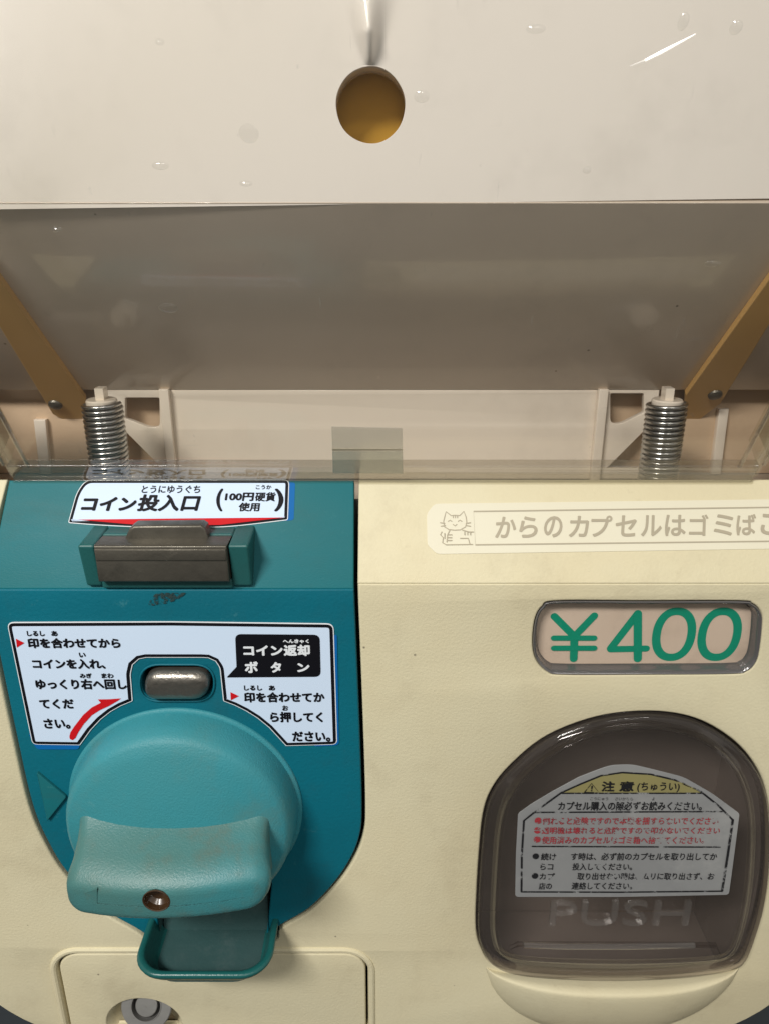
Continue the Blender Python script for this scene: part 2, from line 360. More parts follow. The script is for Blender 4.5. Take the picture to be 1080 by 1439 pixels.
def crom(pts, n=6, closed=True):
    out = []; N = len(pts)
    for i in range(N if closed else N-1):
        g = lambda k: Vector(pts[k % N] if closed else pts[max(0, min(N-1, k))])
        p0, p1, p2, p3 = g(i-1), g(i), g(i+1), g(i+2)
        for k in range(n):
            t = k/n; q = 0.5*(2*p1 + (p2-p0)*t + (2*p0-5*p1+4*p2-p3)*t*t + (3*p1-p0-3*p2+p3)*t**3); out.append((q.x, q.y))
    if not closed: out.append(tuple(pts[-1]))
    return out
def inset(lp, d):
    """move a closed loop inwards by d"""
    N = len(lp); A = sum(lp[i-1][0]*lp[i][1]-lp[i][0]*lp[i-1][1] for i in range(N)); sg = 1 if A > 0 else -1
    pts = [Vector(p) for k, p in enumerate(lp) if (Vector(p)-Vector(lp[k-1])).length > 1e-6]; N = len(pts); out = []
    for i in range(N):
        t0 = (pts[i]-pts[i-1]).normalized(); t1 = (pts[(i+1) % N]-pts[i]).normalized()
        n0 = Vector((-t0.y, t0.x))*sg; n1 = Vector((-t1.y, t1.x))*sg; m = n0+n1
        m = m/max(0.35, m.length_squared)*2; q = pts[i] + m*d; out.append((q.x, q.y))
    return out

# =================================================================== SETTING
g = MB().box(-14, 14, -12, 16, -CAMZ/S-0.05, -CAMZ/S)
o = g.build('floor', FLOORM, smooth=False); o['kind'] = 'structure'
t = thing('machine_stand', W((0, 1.6, -CAMZ/S)), 'yellow stand under the cream machine body, showing only at the bottom corners', 'stand'); OFFS[t.name] = t.location.copy()
MB().slab(Plane(1.6, 0, 0, 1), rrect(-0.63, 0.63, -CAMZ/S, -1.318, 0.03), h0=-0.65, h1=0.62, bevel=0.02).build('stand_body', STANDM, t)

# =================================================================== HOUSING
TR = PF.uv(498, 900)[0]; TL = -0.535                    # teal panel sides
GAP = 0.0055
HW = 0.71; ZB = -1.315
def teal_outline(d):
    """U outline of the teal panel on the front plane, grown by d, open at the crease"""
    right = [PF.uv(*q) for q in ((504, 1000), (508, 1130), (505, 1175), (490, 1212), (465, 1247), (432, 1279), (390, 1304), (378, 1322))]
    left = [PF.uv(*q) for q in ((222, 1323), (192, 1306), (140, 1275), (95, 1228), (68, 1185), (45, 1130), (20, 1020))]
    pts = [(TR, ZCT)] + right + [PF.uv(290, 1335)] + left + [(TL, ZCT)]
    sm = crom(pts, 6, False)
    return inset(sm, -d) if d else sm
ZS = PF.uv(300, 1341)[1]                              # top of the service door
to = [(a, max(b, ZS+0.0195)) for a, b in teal_outline(0.0)]
tg = [(a, max(b, ZS+0.0140)) for a, b in teal_outline(GAP)]
tg = [q for q in tg if q[1] < ZCT-0.02]
WIN = [PF.uv(*q) for q in ((748, 905), (751, 872), (761, 853), (782, 845), (900, 845), (1035, 845), (1057, 849), (1069, 862), (1070, 880), (1066, 915), (1060, 932), (1048, 943), (1025, 947), (900, 948), (790, 948), (768, 944), (753, 928))]
WIN = crom(WIN, 10)
DOORPX = [(671, 1306), (672, 1250), (676, 1190), (681, 1145), (692, 1112), (717, 1079), (762, 1041), (815, 1017), (868, 1005), (925, 1003), (974, 1012), (1015, 1033), (1047, 1062), (1069, 1100), (1078, 1148), (1078, 1215), (1071, 1270), (1060, 1310), (1046, 1345), (1025, 1359), (966, 1369), (884, 1374), (803, 1373), (730, 1367), (694, 1355), (679, 1335)]
DOOR = crom([PF.uv(*q) for q in DOORPX], 5)
SX0 = PF.uv(87, 1380)[0]; SX1 = PF.uv(514, 1385)[0]; SZ1 = PF.uv(300, 1341)[1]; SZ0 = -1.292
SDOOR = rrect(SX0, SX1, SZ0, SZ1, [0.02, 0.02, 0.035, 0.035])
hs = MB()
outer = (arc((-HW+0.25, ZB+0.25), 0.25, 180, 270, 14) + arc((HW-0.25, ZB+0.25), 0.25, 270, 360, 14)
         + [(HW, ZC)] + [(TR+GAP, ZC)] + tg + [(TL-GAP, ZC)] + [(-HW, ZC)])
hs.slab(PF, outer, [WIN, inset(DOOR, -0.003), inset(SDOOR, -0.0035)], h0=-0.022, h1=0.0, bevel=0.0035, res=3)
hs.slab(PS, [(TR+GAP, 0), (HW, 0), (HW, SH_LEN+0.002), (TR+GAP, SH_LEN+0.002)], h0=-0.018, h1=0.0005, bevel=0.0025)
hs.slab(PS, [(-HW, 0), (TL-GAP, 0), (-0.523, SH_LEN+0.002), (-HW, SH_LEN+0.002)], h0=-0.018, h1=0.0005, bevel=0.0025)
# raised bead round the service door
bo = 0.0098
bead = [(SX0-bo, ZB+0.02)] + arc((SX0+0.037, SZ1-0.037), 0.037+bo, 180, 90, 10) + arc((SX1-0.037, SZ1-0.037), 0.037+bo, 90, 0, 10) + [(SX1+bo, ZB+0.02)]
hs.tube([PF.P(*q, -0.0015) for q in bead], 0.0058, 10, flat=Vector((0, 1, 0)))
# shell: sides, back, bottom, top, and the frame beside the clear cover
for sx in (-1, 1):
    a, b = sorted((sx*HW, sx*(HW-0.02)))
    hs.box(a, b, YF+0.03, 2.2, ZB+0.26, -0.30, 1)
    hs.box(a, b, 1.06, 2.2, -0.299, 1.1, 1)
    p, q = sorted((sx*0.538, sx*0.69))
    hs.slab(PC, [(p, 0.012), (q, 0.012), (q, 0.21), (p, 0.21)], h0=-0.09, h1=-0.012, bevel=0.006, mi=1)
hs.box(-HW+0.26, HW-0.26, YF+0.03, 2.2, ZB, ZB+0.02, 1)
hs.box(-HW, HW, 2.201, 2.22, ZB+0.2, 1.1, 1)
hs.box(-HW, HW, 0.7, 2.2, 1.101, 1.12, 1)
hs.build('housing', [CREAM, CREAM_SIDE], MACHINE)
MB().box(-0.57, 0.0, YF+0.075, YF+0.08, -1.30, -0.35).box(-0.57, 0.69, YF+0.081, YF+0.086, -1.302, -1.29).box(0.16, 0.56, YF+0.085, YF+0.09, -0.70, -0.45).build('dark_backing', DARK, MACHINE, smooth=False)  # black sheets added behind the front so its gaps stay dark

# =================================================================== TEAL COIN PANEL
BTN_H = rpoly([PF.uv(*q) for q in ((199, 936), (299, 936), (299, 983), (199, 983))], 0.03, 8)
CHUTE = rpoly([PF.uv(*q) for q in ((224, 1320), (216, 1240), (382, 1240), (374, 1320))], 0.006, 3)
tp = MB()
tp.slab(PF, to, [BTN_H, CHUTE], h0=-0.03, h1=-0.001, bevel=0.0025, res=3)
tp.slab(PT, [(TL, 0.0), (TR, 0.0), (TR-0.001, PT_LEN+0.002), (-0.519, PT_LEN+0.002)], h0=-0.03, h1=0.0, bevel=0.002, mi=1)
panel = tp.build('coin_panel', [TEAL, TEAL_SHELF], MACHINE)
MB().slab(PF, rpoly([PF.uv(*q) for q in ((53, 1083), (95, 1118), (68, 1152))], 0.003, 3), h0=-0.004, h1=0.004, bevel=0.0012).build('pointer_arrow', TEAL_SHELF, panel)

random.seed(3)
st = crom([PF.uv(x+random.uniform(-4, 4), y+random.uniform(-3, 3)) for x, y in ((212, 850), (216, 838), (228, 828), (245, 823), (262, 824), (258, 832), (248, 842), (232, 850))], 4)
st = [(a, min(b, ZCT-0.004)) for a, b in st]
m = MB(); m.poly(PF, st, 0.0003); m.build('scuff_mark', worn_ink('scuff_dark', (0.025, 0.05, 0.05), 0.49, 420), panel, smooth=False)
# =================================================================== COIN SLOT
cs = MB()
YB = 0.922
PB = Plane(YB, 0, 0, 1)
zt = PB.uv(230, 767)[1]; zb = PB.uv(230, 828)[1]
xl = PB.uv(109, 770)[0]; xr = PB.uv(349, 770)[0]; xil = PB.uv(136, 790)[0]; xir = PB.uv(321, 790)[0]
for a, b in ((xl, xil-0.001), (xir+0.001, xr)):
    bb = []
    dz = 0.0
    sec = [(YB, zt), (1.0, zt+0.006), (1.0, zb-0.03), (YB+0.011, zb)]
    w = 0.004
    ring0 = [Vector((a, y, z)) for y, z in sec]; ring1 = [Vector((b, y, z)) for y, z in sec]
    cs.loft([ring0, ring1])
cs.box(xil-0.0015, xir+0.0015, 0.955, 1.0, zb, zt+0.003)
cs.box(xil-0.0015, xir+0.0015, YB+0.010, 0.956, zb-0.004, zb+0.010)
o = cs.build('coin_slot', TEAL_SLOT, MACHINE, smooth=False)
md = o.modifiers.new('bevel', 'BEVEL'); md.width = 0.0009; md.segments = 3; md.limit_method = 'ANGLE'
slot_block = o
ms = MB()
ms.slab(Plane(0.94, 0, 0, 1), [(xil, zb+0.012), (xir, zb+0.012), (xir, zt+0.001), (xil, zt+0.001)], h0=-0.03, h1=0.0215, bevel=0.0025, res=3)
zr = PB.uv(230, 786)[1]
ms.slab(Plane(0.94, 0, 0, 1), [(xil+0.001, zr), (xir-0.001, zr), (xir-0.001, zt-0.003), (xil+0.001, zt-0.003)], h0=0.0, h1=0.0235, bevel=0.0015)
ms.build('slot_plate', STEEL, slot_block)
gd = MB()
PH = Plane(0.948, 0, 0, 1)
ga = [PH.uv(*q) for q in ((174, 763), (176, 757), (183, 742), (189, 738), (283, 737), (289, 741), (294, 757), (296, 761))]
gd.slab(PH, ga, h0=-0.02, h1=0.004, bevel=0.003, res=3)
gd.slab(PH, [PH.uv(*q) for q in ((175, 762), (295, 760), (295, 757), (175, 759))], h0=0.0, h1=0.009, bevel=0.0015)
gd.build('slot_guide', STEEL, slot_block)

# =================================================================== COIN LABEL (on the shelf)
def layered(pl, outline, name, label, parent, mats, edge=0.0012, border=0.0052, h=0.0006):
    m = MB()
    m.slab(pl, outline, h0=-0.0004, h1=h, bevel=0.0002, mi=0)
    if border:
        a = inset(outline, edge); b = inset(outline, edge+border)
        m.poly(pl, a, h+0.0004, 1); m.poly(pl, b, h+0.0008, 2)
    return m.build(name, mats, parent, label=label, smooth=False)
lab_px = [(121, 674), (407, 674), (405, 731), (307, 743), (190, 741), (132, 738), (96, 735), (108, 692)]
lab = rpoly([PT.uv(*q) for q in lab_px], [0.015, 0.008, 0.003, 0.05, 0.02, 0.02, 0.003, 0.01])
label_o = layered(PT, lab, 'coin_label', 'white label with black lettering and a red stripe above the coin slot', MACHINE, [STICK_EDGE, BLACK, STICK], 0.0012, 0.0040)
m = MB(); m.slab(PT, rpoly([PT.uv(*q) for q in ((380, 676), (415, 678), (413, 731), (385, 733))], 0.004), h0=-0.0004, h1=0.00035, bevel=0.0001); m.build('blue_backing', BLUE, label_o, smooth=False)
m = MB(); m.poly(PT, [PT.uv(*q) for q in ((110, 730.5), (240, 729), (400, 727.5), (309, 738), (240, 738), (190, 737.5))], 0.0018); m.build('red_stripe', RED, label_o, smooth=False)
tx = MB(); H = 0.0019
tx.text(PT, H, 'とうにゆうぐち', (200, 282, 682.5, 693.5), 0.022, shear=0.12)
tx.text(PT, H, 'コイン', (115, 193, 698.5, 718.5), 0.05, shear=0.18)
tx.text(PT, H, '投入口', (194, 283, 695, 719), 0.04, shear=0.18)
tx.text(PT, H, '100円', (316.5, 358, 692.5, 704.5), 0.045, shear=0.08)
tx.text(PT, H, '硬貨', (359, 388, 692, 705), 0.03, shear=0.08)
tx.text(PT, H, 'こうか', (360, 382, 682, 688), 0.03)
tx.text(PT, H, '使用', (336, 366, 706.5, 719), 0.035, shear=0.08)
tx.text(PT, H, '(', (304.5, 314, 687, 719), 0.03)
tx.text(PT, H, ')', (386, 399, 687, 719), 0.03)
tx.build('lettering', BLACK, label_o, smooth=False)

# =================================================================== INSTRUCTION STICKER
ins_px = [(10, 874), (240, 873), (469, 876), (474, 1046), (402, 1048)]
ins_px += [(391, 1036), (378, 1022), (362, 1009), (346, 999), (330, 991)]
ins_px += [(314, 985), (309, 938), (303, 929), (293, 924.5), (283, 924), (206, 924), (196, 926), (187, 934), (184, 947), (187, 985)]
ins_px += [(170, 992), (156, 1000), (142, 1011), (128, 1026), (113, 1047)]
ins_px += [(46, 1046)]
iuv = [PF.uv(*q) for q in ins_px]
rad = [0.010, 0.0, 0.010, 0.008, 0.0] + [0]*5 + [0.002, 0.004] + [0]*6 + [0.004, 0.002] + [0]*5 + [0.008]
ins = rpoly(iuv, rad, 5)
ins_o = layered(PF, ins, 'instruction_sticker', 'white instruction sticker with black border, red arrow and black speech balloon', MACHINE, [STICK_EDGE, BLACK, STICK], 0.0014, 0.0046)
m = MB()
m.slab(PF, rpoly([PF.uv(*q) for q in ((40, 1030), (112, 1030), (112, 1053), (52, 1053))], 0.006), h0=-0.0004, h1=0.00035, bevel=0.0001)
m.build('blue_backing', BLUE, ins_o, smooth=False); m = MB()
m.slab(PF, rpoly([PF.uv(*q) for q in ((460, 900), (473.5, 890), (476.5, 1047), (440, 1049))], 0.006), h0=-0.0004, h1=0.00035, bevel=0.0001)
m.build('blue_backing', BLUE, ins_o, smooth=False)
H = 0.0020
m = MB(); m.poly(PF, rpoly([PF.uv(*q) for q in ((331, 890), (449.5, 891), (451, 950), (319, 951), (333, 936))], [0.009, 0.009, 0.009, 0.002, 0.0]), H)
m.build('speech_balloon', BLACK, ins_o, smooth=False)
for tri in (((23.5, 896.5), (35.5, 902.5), (25, 909)), ((324.5, 971.5), (336.5, 977.2), (325, 983))): 
    m = MB(); m.poly(PF, [PF.uv(*q) for q in tri], H); m.build('red_pointer', RED, ins_o, smooth=False)
m = MB()
ar = [(98.5, 1034), (100, 1028), (106, 1019), (118, 1003.5), (130, 993), (142.6, 986.5), (138.5, 981.8), (154, 981.5), (171, 980.3), (166, 984), (154, 991), (141, 997), (130, 1004), (119, 1016), (111, 1028), (107, 1036), (103, 1039), (99.5, 1037.5)]
m.poly(PF, [PF.uv(*q) for q in ar], H)
m.build('red_arrow', RED, ins_o, smooth=False)
tx = MB()
for body, box, bold in (
    ('しるし', (39, 64, 885.5, 893), .048), ('あ', (73, 82, 885.5, 893), .048), ('印を合わせてから', (40, 170, 895.5, 910), .048),
    ('い', (112, 121.5, 916, 922.8), .048), ('コインを入れ、', (46.5, 149, 925, 939), .048),
    ('みぎ', (113, 130, 945, 952), .048), ('まわ', (143.5, 160.5, 945, 952), .048), ('ゆっくり右へ回し', (51, 179, 953, 967.8), .048),
    ('てくだ', (56.5, 104.8, 981, 995), .048), ('さい。', (62.5, 99.5, 1008.5, 1023), .048),
    ): tx.text(PF, H, body, box, bold)
tx.build('lettering', BLACK, ins_o, smooth=False)
tx = MB()
for body, box, bold in (
    ('しるし', (343.5, 369, 962, 969.3), .048), ('あ', (378, 387, 962, 969.3), .048), ('印を合わせてか', (343.5, 456.5, 971.5, 986), .048),
    ('お', (397, 405.5, 990, 997.6), .048), ('ら押してく', (380, 454, 999, 1014), .048), ('ださい。', (411, 464.5, 1026.5, 1041), .048)):
    tx.text(PF, H, body, box, bold)
tx.build('lettering', BLACK, ins_o, smooth=False)
tx = MB()
for body, box, bold in (('へんきゃく', (398, 434.5, 897, 902.5), .048), ('コイン', (342.5, 398, 905.5, 920), .05), ('返却', (399, 436, 904.5, 920.5), .05),
                        ('ボ', (344.5, 363.5, 928, 944.3), .05), ('タ', (381, 396, 928.8, 943.8), .05), ('ン', (418, 435.5, 930.5, 943), .05)):
    tx.text(PF, H+0.0006, body, box, bold)
tx.build('lettering', STICK_EDGE, ins_o, smooth=False, label='white lettering on the black speech balloon')

# =================================================================== RETURN BUTTON
bt = MB()
bt.slab(PF, rpoly([PF.uv(*q) for q in ((206, 939), (297, 939), (294, 979), (204, 979))], 0.027, 8), h0=-0.03, h1=0.016, bevel=0.0145, res=6)
bt.build('return_button', BUTTON, MACHINE, angle=80)
rb = MB(); outl = rpoly([PF.uv(*q) for q in ((198, 935), (300, 935), (300, 984), (198, 984))], 0.031, 8)
rb.slab(PF, inset(outl, -0.003), [outl], h0=-0.002, h1=0.0018, bevel=0.0014); rb.build('button_collar', TEAL, MACHINE)

# =================================================================== TURN KNOB
kc = PF.uv(262, 1134); KC = PF.P(kc[0], kc[1], 0.0)
U = Vector((1, 0, 0)); V = Vector((0, 0, 1)); N = Vector((0, -1, 0))
kb = MB()
kb.lathe(KC, U, V, N, [(0.1745, -0.004), (0.1745, 0.001), (0.173, 0.003), (0.1685, 0.0035), (0.168, 0.010), (0.166, 0.026), (0.1625, 0.043), (0.1585, 0.051), (0.153, 0.0555), (0.135, 0.0605), (0.11, 0.0665), (0.08, 0.0725), (0.05, 0.0765), (0.02, 0.0785), (0.0005, 0.0788)], 96)
knob = kb.build('turn_knob', TEAL_KNOB, MACHINE, angle=50)
def superrect(cx, w, zt, zb, r, n=7):
    q = min(r*1.5, (zt-zb)*0.6); p = min(r, (zt-zb)*0.38); lp = rrect(cx-w/2, cx+w/2, zb, zt, [p*1.1, q, p, p*0.9], n); out = []
    for i, a in enumerate(lp):                    # extra points along the long edges so that the bar can bow
        b = lp[(i+1) % len(lp)]; out.append(a)
        if i % (n+1) == n and i//(n+1) in (0, 2): out += [(a[0]+(b[0]-a[0])*t/10, a[1]+(b[1]-a[1])*t/10) for t in range(1, 10)]
    return out
def ringat(h, cx, w, ztop, zbot, r):
    k = max(0.0, min(1.0, (h-0.06)/0.085)); out = []
    for x, z in superrect(cx, w, ztop, zbot, r):
        a = (x-cx)/0.135; out.append(Vector((x, YF-h+0.018*k*a*a, z+0.035*k*(x-cx))))
    return out
gx = kc[0]
gr = MB()
secs = [(0.030, 0, .268, -.778, -.900, .03), (0.048, 0, .276, -.762, -.895, .014), (0.058, 0, .269, -.770, -.890, .016), (0.068, .0, .266, -.777, -.886, .018), (0.085, .001, .267, -.785, -.882, .022),
        (0.115, .003, .274, -.797, -.8755, .027), (0.133, .004, .279, -.803, -.8735, .026), (0.143, .004, .278, -.811, -.871, .024), (0.149, .004, .273, -.816, -.868, .021), (0.152, .004, .265, -.822, -.864, .017), (0.1528, .004, .25, -.828, -.858, .012), (0.153, .004, .23, -.842, -.844, .0008)]
gr.loft([ringat(h, gx+dx, w, a, b, r) for h, dx, w, a, b, r in secs])
PK = Plane(YF-0.1525, 0, 0, 1)
grip = gr.build('grip', TEAL_GRIP, knob, angle=60)
# bore for the key
kx, kz = PK.uv(220, 1266)
cut = MB(); cut.lathe(Vector((kx, YF-0.135, kz)), U, V, N, [(0.0168, 0), (0.0168, 0.08)], 32, cap0=True, cap1=True)
cutter = cut.build('cutter', DARK, knob)
bmod = grip.modifiers.new('bore', 'BOOLEAN'); bmod.operation = 'DIFFERENCE'; bmod.object = cutter; bmod.solver = 'EXACT'
dg = bpy.context.evaluated_depsgraph_get(); nm = bpy.data.meshes.new_from_object(grip.evaluated_get(dg))
grip.modifiers.clear(); old = grip.data; grip.data = nm; nm.name = 'grip'; bpy.data.objects.remove(cutter); grip.data.set_sharp_from_angle(angle=radians(50))
m = MB()
KH = Vector((kx, YF-0.1520, kz))
KEYB = plastic('keyhole_brown', (0.055, 0.028, 0.012), 0.25, coat=0.6)
m.lathe(KH, U, V, N, [(0.0182, -0.001), (0.0186, 0.0008), (0.0176, 0.0014), (0.0164, 0.0005), (0.0158, -0.008), (0.011, -0.013), (0.0005, -0.0145)], 32)
m.build('keyhole', KEYB, knob)
m = MB(); tri = []
for q in ((114, 1264), (134, 1255), (134, 1276)):
    a_, b_ = PK.uv(*q); tri.append((a_, b_, 0.0 - 0.018*((a_-gx)/0.135)**2))
m.add([PK.P(a_, b_, h_+0.0004) for a_, b_, h_ in tri] + [PK.P(a_, b_, h_-0.012) for a_, b_, h_ in tri], [(0, 1, 2), (0, 3, 4, 1), (1, 4, 5, 2), (2, 5, 3, 0)]); m.build('pointer_arrow', TEAL_GRIP, knob, smooth=False)

# =================================================================== COIN TRAY
tcx = -0.2735; hw = 0.1045; e = 0.100
def upath(ins, z, r=0.045, back=YF+0.012, n=8):
    x0 = tcx-hw+ins; x1 = tcx+hw-ins; yf = YF-e+ins; r = max(0.012, r-ins*0.4)
    pts = [(x0, back)] + arc((x0+r, yf+r), r, 180, 270, n) + arc((x1-r, yf+r), r, 270, 360, n) + [(x1, back)]
    return [Vector((x, y, z)) for x, y in pts]
ct = MB()
ZR = -1.034
ct.loft([upath(i, z) for i, z in ((0.05, ZR-0.052), (0.028, ZR-0.04), (0.010, ZR-0.022), (0.002, ZR-0.010), (0.0, ZR-0.004), (0.0012, ZR-0.0012), (0.004, ZR), (0.008, ZR-0.0006), (0.0105, ZR-0.003), (0.0125, ZR-0.012), (0.018, ZR-0.028), (0.024, ZR-0.038))], closed=False, cap0=False, cap1=False)
tray = ct.build('coin_tray', TEAL_TRAY, MACHINE, angle=60)
fl = MB()
b0 = upath(0.019, ZR-0.0365, r=0.05)
fl.add(b0, [tuple(range(len(b0)))])
xa, xb = b0[0].x, b0[-1].x
fl.add([Vector((xa, YF+0.012, ZR-0.0365)), Vector((xb, YF+0.012, ZR-0.0365)), Vector((xb, YF+0.045, ZR+0.09)), Vector((xa, YF+0.045, ZR+0.09))], [(0, 1, 2, 3)])
fl.add([Vector((xa-.002, YF-0.002, ZR-0.04)), Vector((xa-.002, YF+0.06, ZR-0.04)), Vector((xa-.002, YF+0.06, ZR+0.1)), Vector((xa-.002, YF-0.002, ZR+0.1))], [(0, 1, 2, 3)])
fl.add([Vector((xb+.002, YF-0.002, ZR-0.04)), Vector((xb+.002, YF+0.06, ZR-0.04)), Vector((xb+.002, YF+0.06, ZR+0.1)), Vector((xb+.002, YF-0.002, ZR+0.1))], [(0, 1, 2, 3)])
fl.build('tray_floor', TEAL_WORN_SHADED, tray, smooth=False)

# =================================================================== SERVICE DOOR
lk = PF.uv(203, 1440)
sd = MB()
circ = [(lk[0]+0.064*cos(2*pi*k/48), lk[1]+0.060*sin(2*pi*k/48)) for k in range(48)]
sd.slab(PF, inset(SDOOR, 0.0005), [circ], h0=-0.02, h1=-0.0005, bevel=0.003, res=3)
LC = PF.P(lk[0], lk[1], 0)
V2 = V*(0.060/0.064)
sd.lathe(LC, U, V2, N, [(0.064, -0.003), (0.0615, -0.006), (0.056, -0.016), (0.05, -0.03), (0.04, -0.04), (0.0005, -0.045)], 48)
sdo = sd.build('service_door', CREAM, MACHINE)
ll = MB()
c0 = PF.off(-0.004).uv(206, 1413); LP = PF.off(-0.004).P(*c0)
tl = radians(24); N2 = Vector((0, -cos(tl), sin(tl))); Vv = Vector((0, sin(tl), cos(tl)))
ll.lathe(LP, U, Vv, N2, [(0.043, -0.03), (0.043, 0.0), (0.0415, 0.0015), (0.0265, 0.0015)], 48, mi=0)
ll.lathe(LP, U, Vv, N2, [(0.0265, 0.0015), (0.0255, 0.003), (0.0245, 0.003), (0.024, -0.008)], 48, mi=0)
ll.lathe(LP, U, Vv, N2, [(0.024, -0.0075), (0.0185, -0.0075)], 48, mi=1)
ll.lathe(LP, U, Vv, N2, [(0.0185, -0.008), (0.0185, 0.0005), (0.0175, 0.0015), (0.0005, 0.0018)], 48, mi=0)
ll.build('lock', [LOCK, DARK], sdo)

# =================================================================== LITTER STICKER
lit = rpoly([PS.uv(*q) for q in ((599, 722), (610, 708), (1120, 701.5), (1120, 771), (613, 779), (600, 766))], [0.006, 0.006, 0.004, 0.004, 0.006, 0.004])
m = MB(); m.slab(PS, lit, h0=-0.0002, h1=0.0014, bevel=0.0003)
lit_o = m.build('litter_sticker', TAPE, MACHINE, label='long yellowed sticker with faded grey lettering and a cat drawing', smooth=False)
H = 0.0019; tx = MB()
chars = 'からのカプセルはゴミばこ'
xs = [694, 728, 763, 797, 830, 864, 898, 932, 965, 1000, 1032, 1066]
for k, (c, x) in enumerate(zip(chars, xs)):
    yy = 725.5 - 0.011*(x-694); tx.text(PS, H, c, (x, x+30 if c not in 'らの' else x+26, yy+1, yy+31), 0.022, shear=0.15)
pw = 0.0016
def pst(pts, w=pw, closed=False, hh=0.0): tx.stroke(PS, H+hh, [PS.uv(*q) for q in pts], w, closed)
pst([(1100, 713.2), (664.5, 719.2), (667, 766), (1100, 760.8)], 0.0020)
cat = [(624, 741), (622.5, 733), (624, 727), (626, 719.5), (633, 725), (639, 724.5), (645, 725), (651, 719), (654, 727), (655, 735), (653, 741), (646, 745), (638, 745.5), (630, 744.5)]
pst(crom([PS.uv(*q) for q in cat], 4) and cat, 0.0014, True)
for k, q in enumerate((((629, 733), (631.5, 731.5), (634, 733)), ((643, 733), (645.5, 731.5), (648, 733)), ((636, 737.5), (638.5, 739.5), (641, 737.5)),
          ((636, 725), (636, 728)), ((639, 724.5), (639, 728)), ((642, 725), (642, 728)),
          ((618, 735), (624, 736)), ((619, 740), (625, 739)), ((654, 736), (660, 735)), ((654, 739), (660, 740)),
          ((631, 746), (628, 752), (627, 762)), ((649, 745.5), (658, 748), (664, 748)), ((620, 748), (618, 752), (622, 756), (621, 763), (626, 766), (663, 765.5)),
          ((646, 757), (657, 757), (659, 764.5)), ((624, 750), (624, 757)), ((628, 752), (634, 752)), ((628, 756), (634, 756)), ((628, 760), (634, 760)), ((652, 748), (652, 752)), ((656, 748), (656, 752)), ((660, 748), (660, 752)))):
    pst(q, 0.0013, hh=0.00004*(k+1))
tx.build('lettering', FADED, lit_o, smooth=False)

# =================================================================== PRICE WINDOW and its card
pw_ = MB()
DEEP = 0.016
inner = inset(WIN, 0.0045)
rings = []
for d, h in ((0.0, -0.0005), (0.0012, 0.0012), (0.0030, 0.0005), (0.0045, -0.004), (0.0052, -0.008), (0.006, -DEEP+0.003), (0.008, -DEEP)):
    rings.append([PF.P(*q, h) for q in inset(WIN, d+0.0002)])
pw_.loft(rings, True, False, False)
window = pw_.build('price_window', RIMDARK, MACHINE, angle=60)
m = MB(); m.slab(PF, inset(WIN, 0.0068), h0=-DEEP+0.004, h1=-DEEP+0.0055, bevel=0.0005); m.build('pane', LENS, window, smooth=False)
pc = PF.off(-DEEP-0.001)
cc = W(pc.P(0.36, pc.uv(900, 940)[1]))
pr = MB()
cu = inset(WIN, -0.004)
pr.slab(pc, cu, h0=-0.003, h1=0.0, bevel=0.0005)
price = pr.build('price_card', PRICE, None, loc=cc, smooth=False)
price['label'] = 'pinkish price card with green figures inside the small window'; price['category'] = 'price card'
tx = MB(); SW = 0.0165; hh = 0.0005
Q = lambda *a: [pc.uv(*q) for q in a]
sc_ = 1.0
def gl(pts, w, closed=False, k=0): tx.stroke(pc, hh+0.0003*k, pts, w, closed)
gl(Q((778, 866), (806, 894)), 0.0105, k=0); gl(Q((834, 865), (806, 894)), 0.0105, k=1); gl(Q((806, 892), (805, 925)), 0.0110, k=2)
gl(Q((777, 896), (834, 896)), 0.0082, k=3); gl(Q((777, 910), (834, 910)), 0.0082, k=4)
gl(Q((895, 862), (857, 911)), 0.0108, k=0); gl(Q((857, 912), (907, 911)), 0.0098, k=1); gl(Q((895, 862), (895, 925)), 0.0115, k=2)
for cx_, cy_ in ((946, 891.5), (1010, 891.5)):
    c0 = pc.uv(cx_, cy_); rx = pc.uv(cx_+24.5, cy_)[0]-c0[0]; rz = c0[1]-pc.uv(cx_, cy_+32)[1]
    ell = [(c0[0]+rx*(abs(cos(a))**0.9)*(1 if cos(a) > 0 else -1), c0[1]+rz*(abs(sin(a))**0.9)*(1 if sin(a) > 0 else -1)) for a in [2*pi*k/56 for k in range(56)]]
    gl(ell, 0.0118, True)
tx.build('figures', GREEN, price, smooth=False)

# =================================================================== CAPSULE DOOR
pk = MB()                      # the chute behind the door
pk.box(0.12, 0.60, 1.14, 1.16, -1.24, -0.60)
pk.box(0.12, 0.60, YF+0.03, 1.14, -1.26, -1.241)
pk.box(0.10, 0.12, YF+0.03, 1.16, -1.24, -0.60); pk.box(0.60, 0.62, YF+0.03, 1.16, -1.24, -0.60); pk.box(0.12, 0.60, YF+0.03, 1.16, -0.599, -0.58)
pk.build('capsule_chute', POUCH, MACHINE, smooth=False)
DI = crom([PF.off(0.03).uv(*q) for q in ((697, 1300), (699, 1240), (702, 1190), (709, 1143), (727, 1103), (757, 1072), (800, 1044), (848, 1026), (898, 1019), (948, 1025), (993, 1043), (1027, 1072), (1046, 1110), (1053, 1160), (1050, 1225), (1043, 1280), (1034, 1318), (1022, 1341), (990, 1349), (880, 1353), (760, 1350), (712, 1344), (701, 1328))], 5)
dd = MB()
DIin = DI
ringo = [(DOOR, 0.0, -0.012), (DOOR, 0.0, 0.004), (DOOR, 0.003, 0.008), (DOOR, 0.010, 0.0085)]
rr = [[PF.P(*q, h) for q in inset(lp, d)] for lp, d, h in ringo]
dd.loft(rr, True, False, False)
last = inset(DOOR, 0.010)
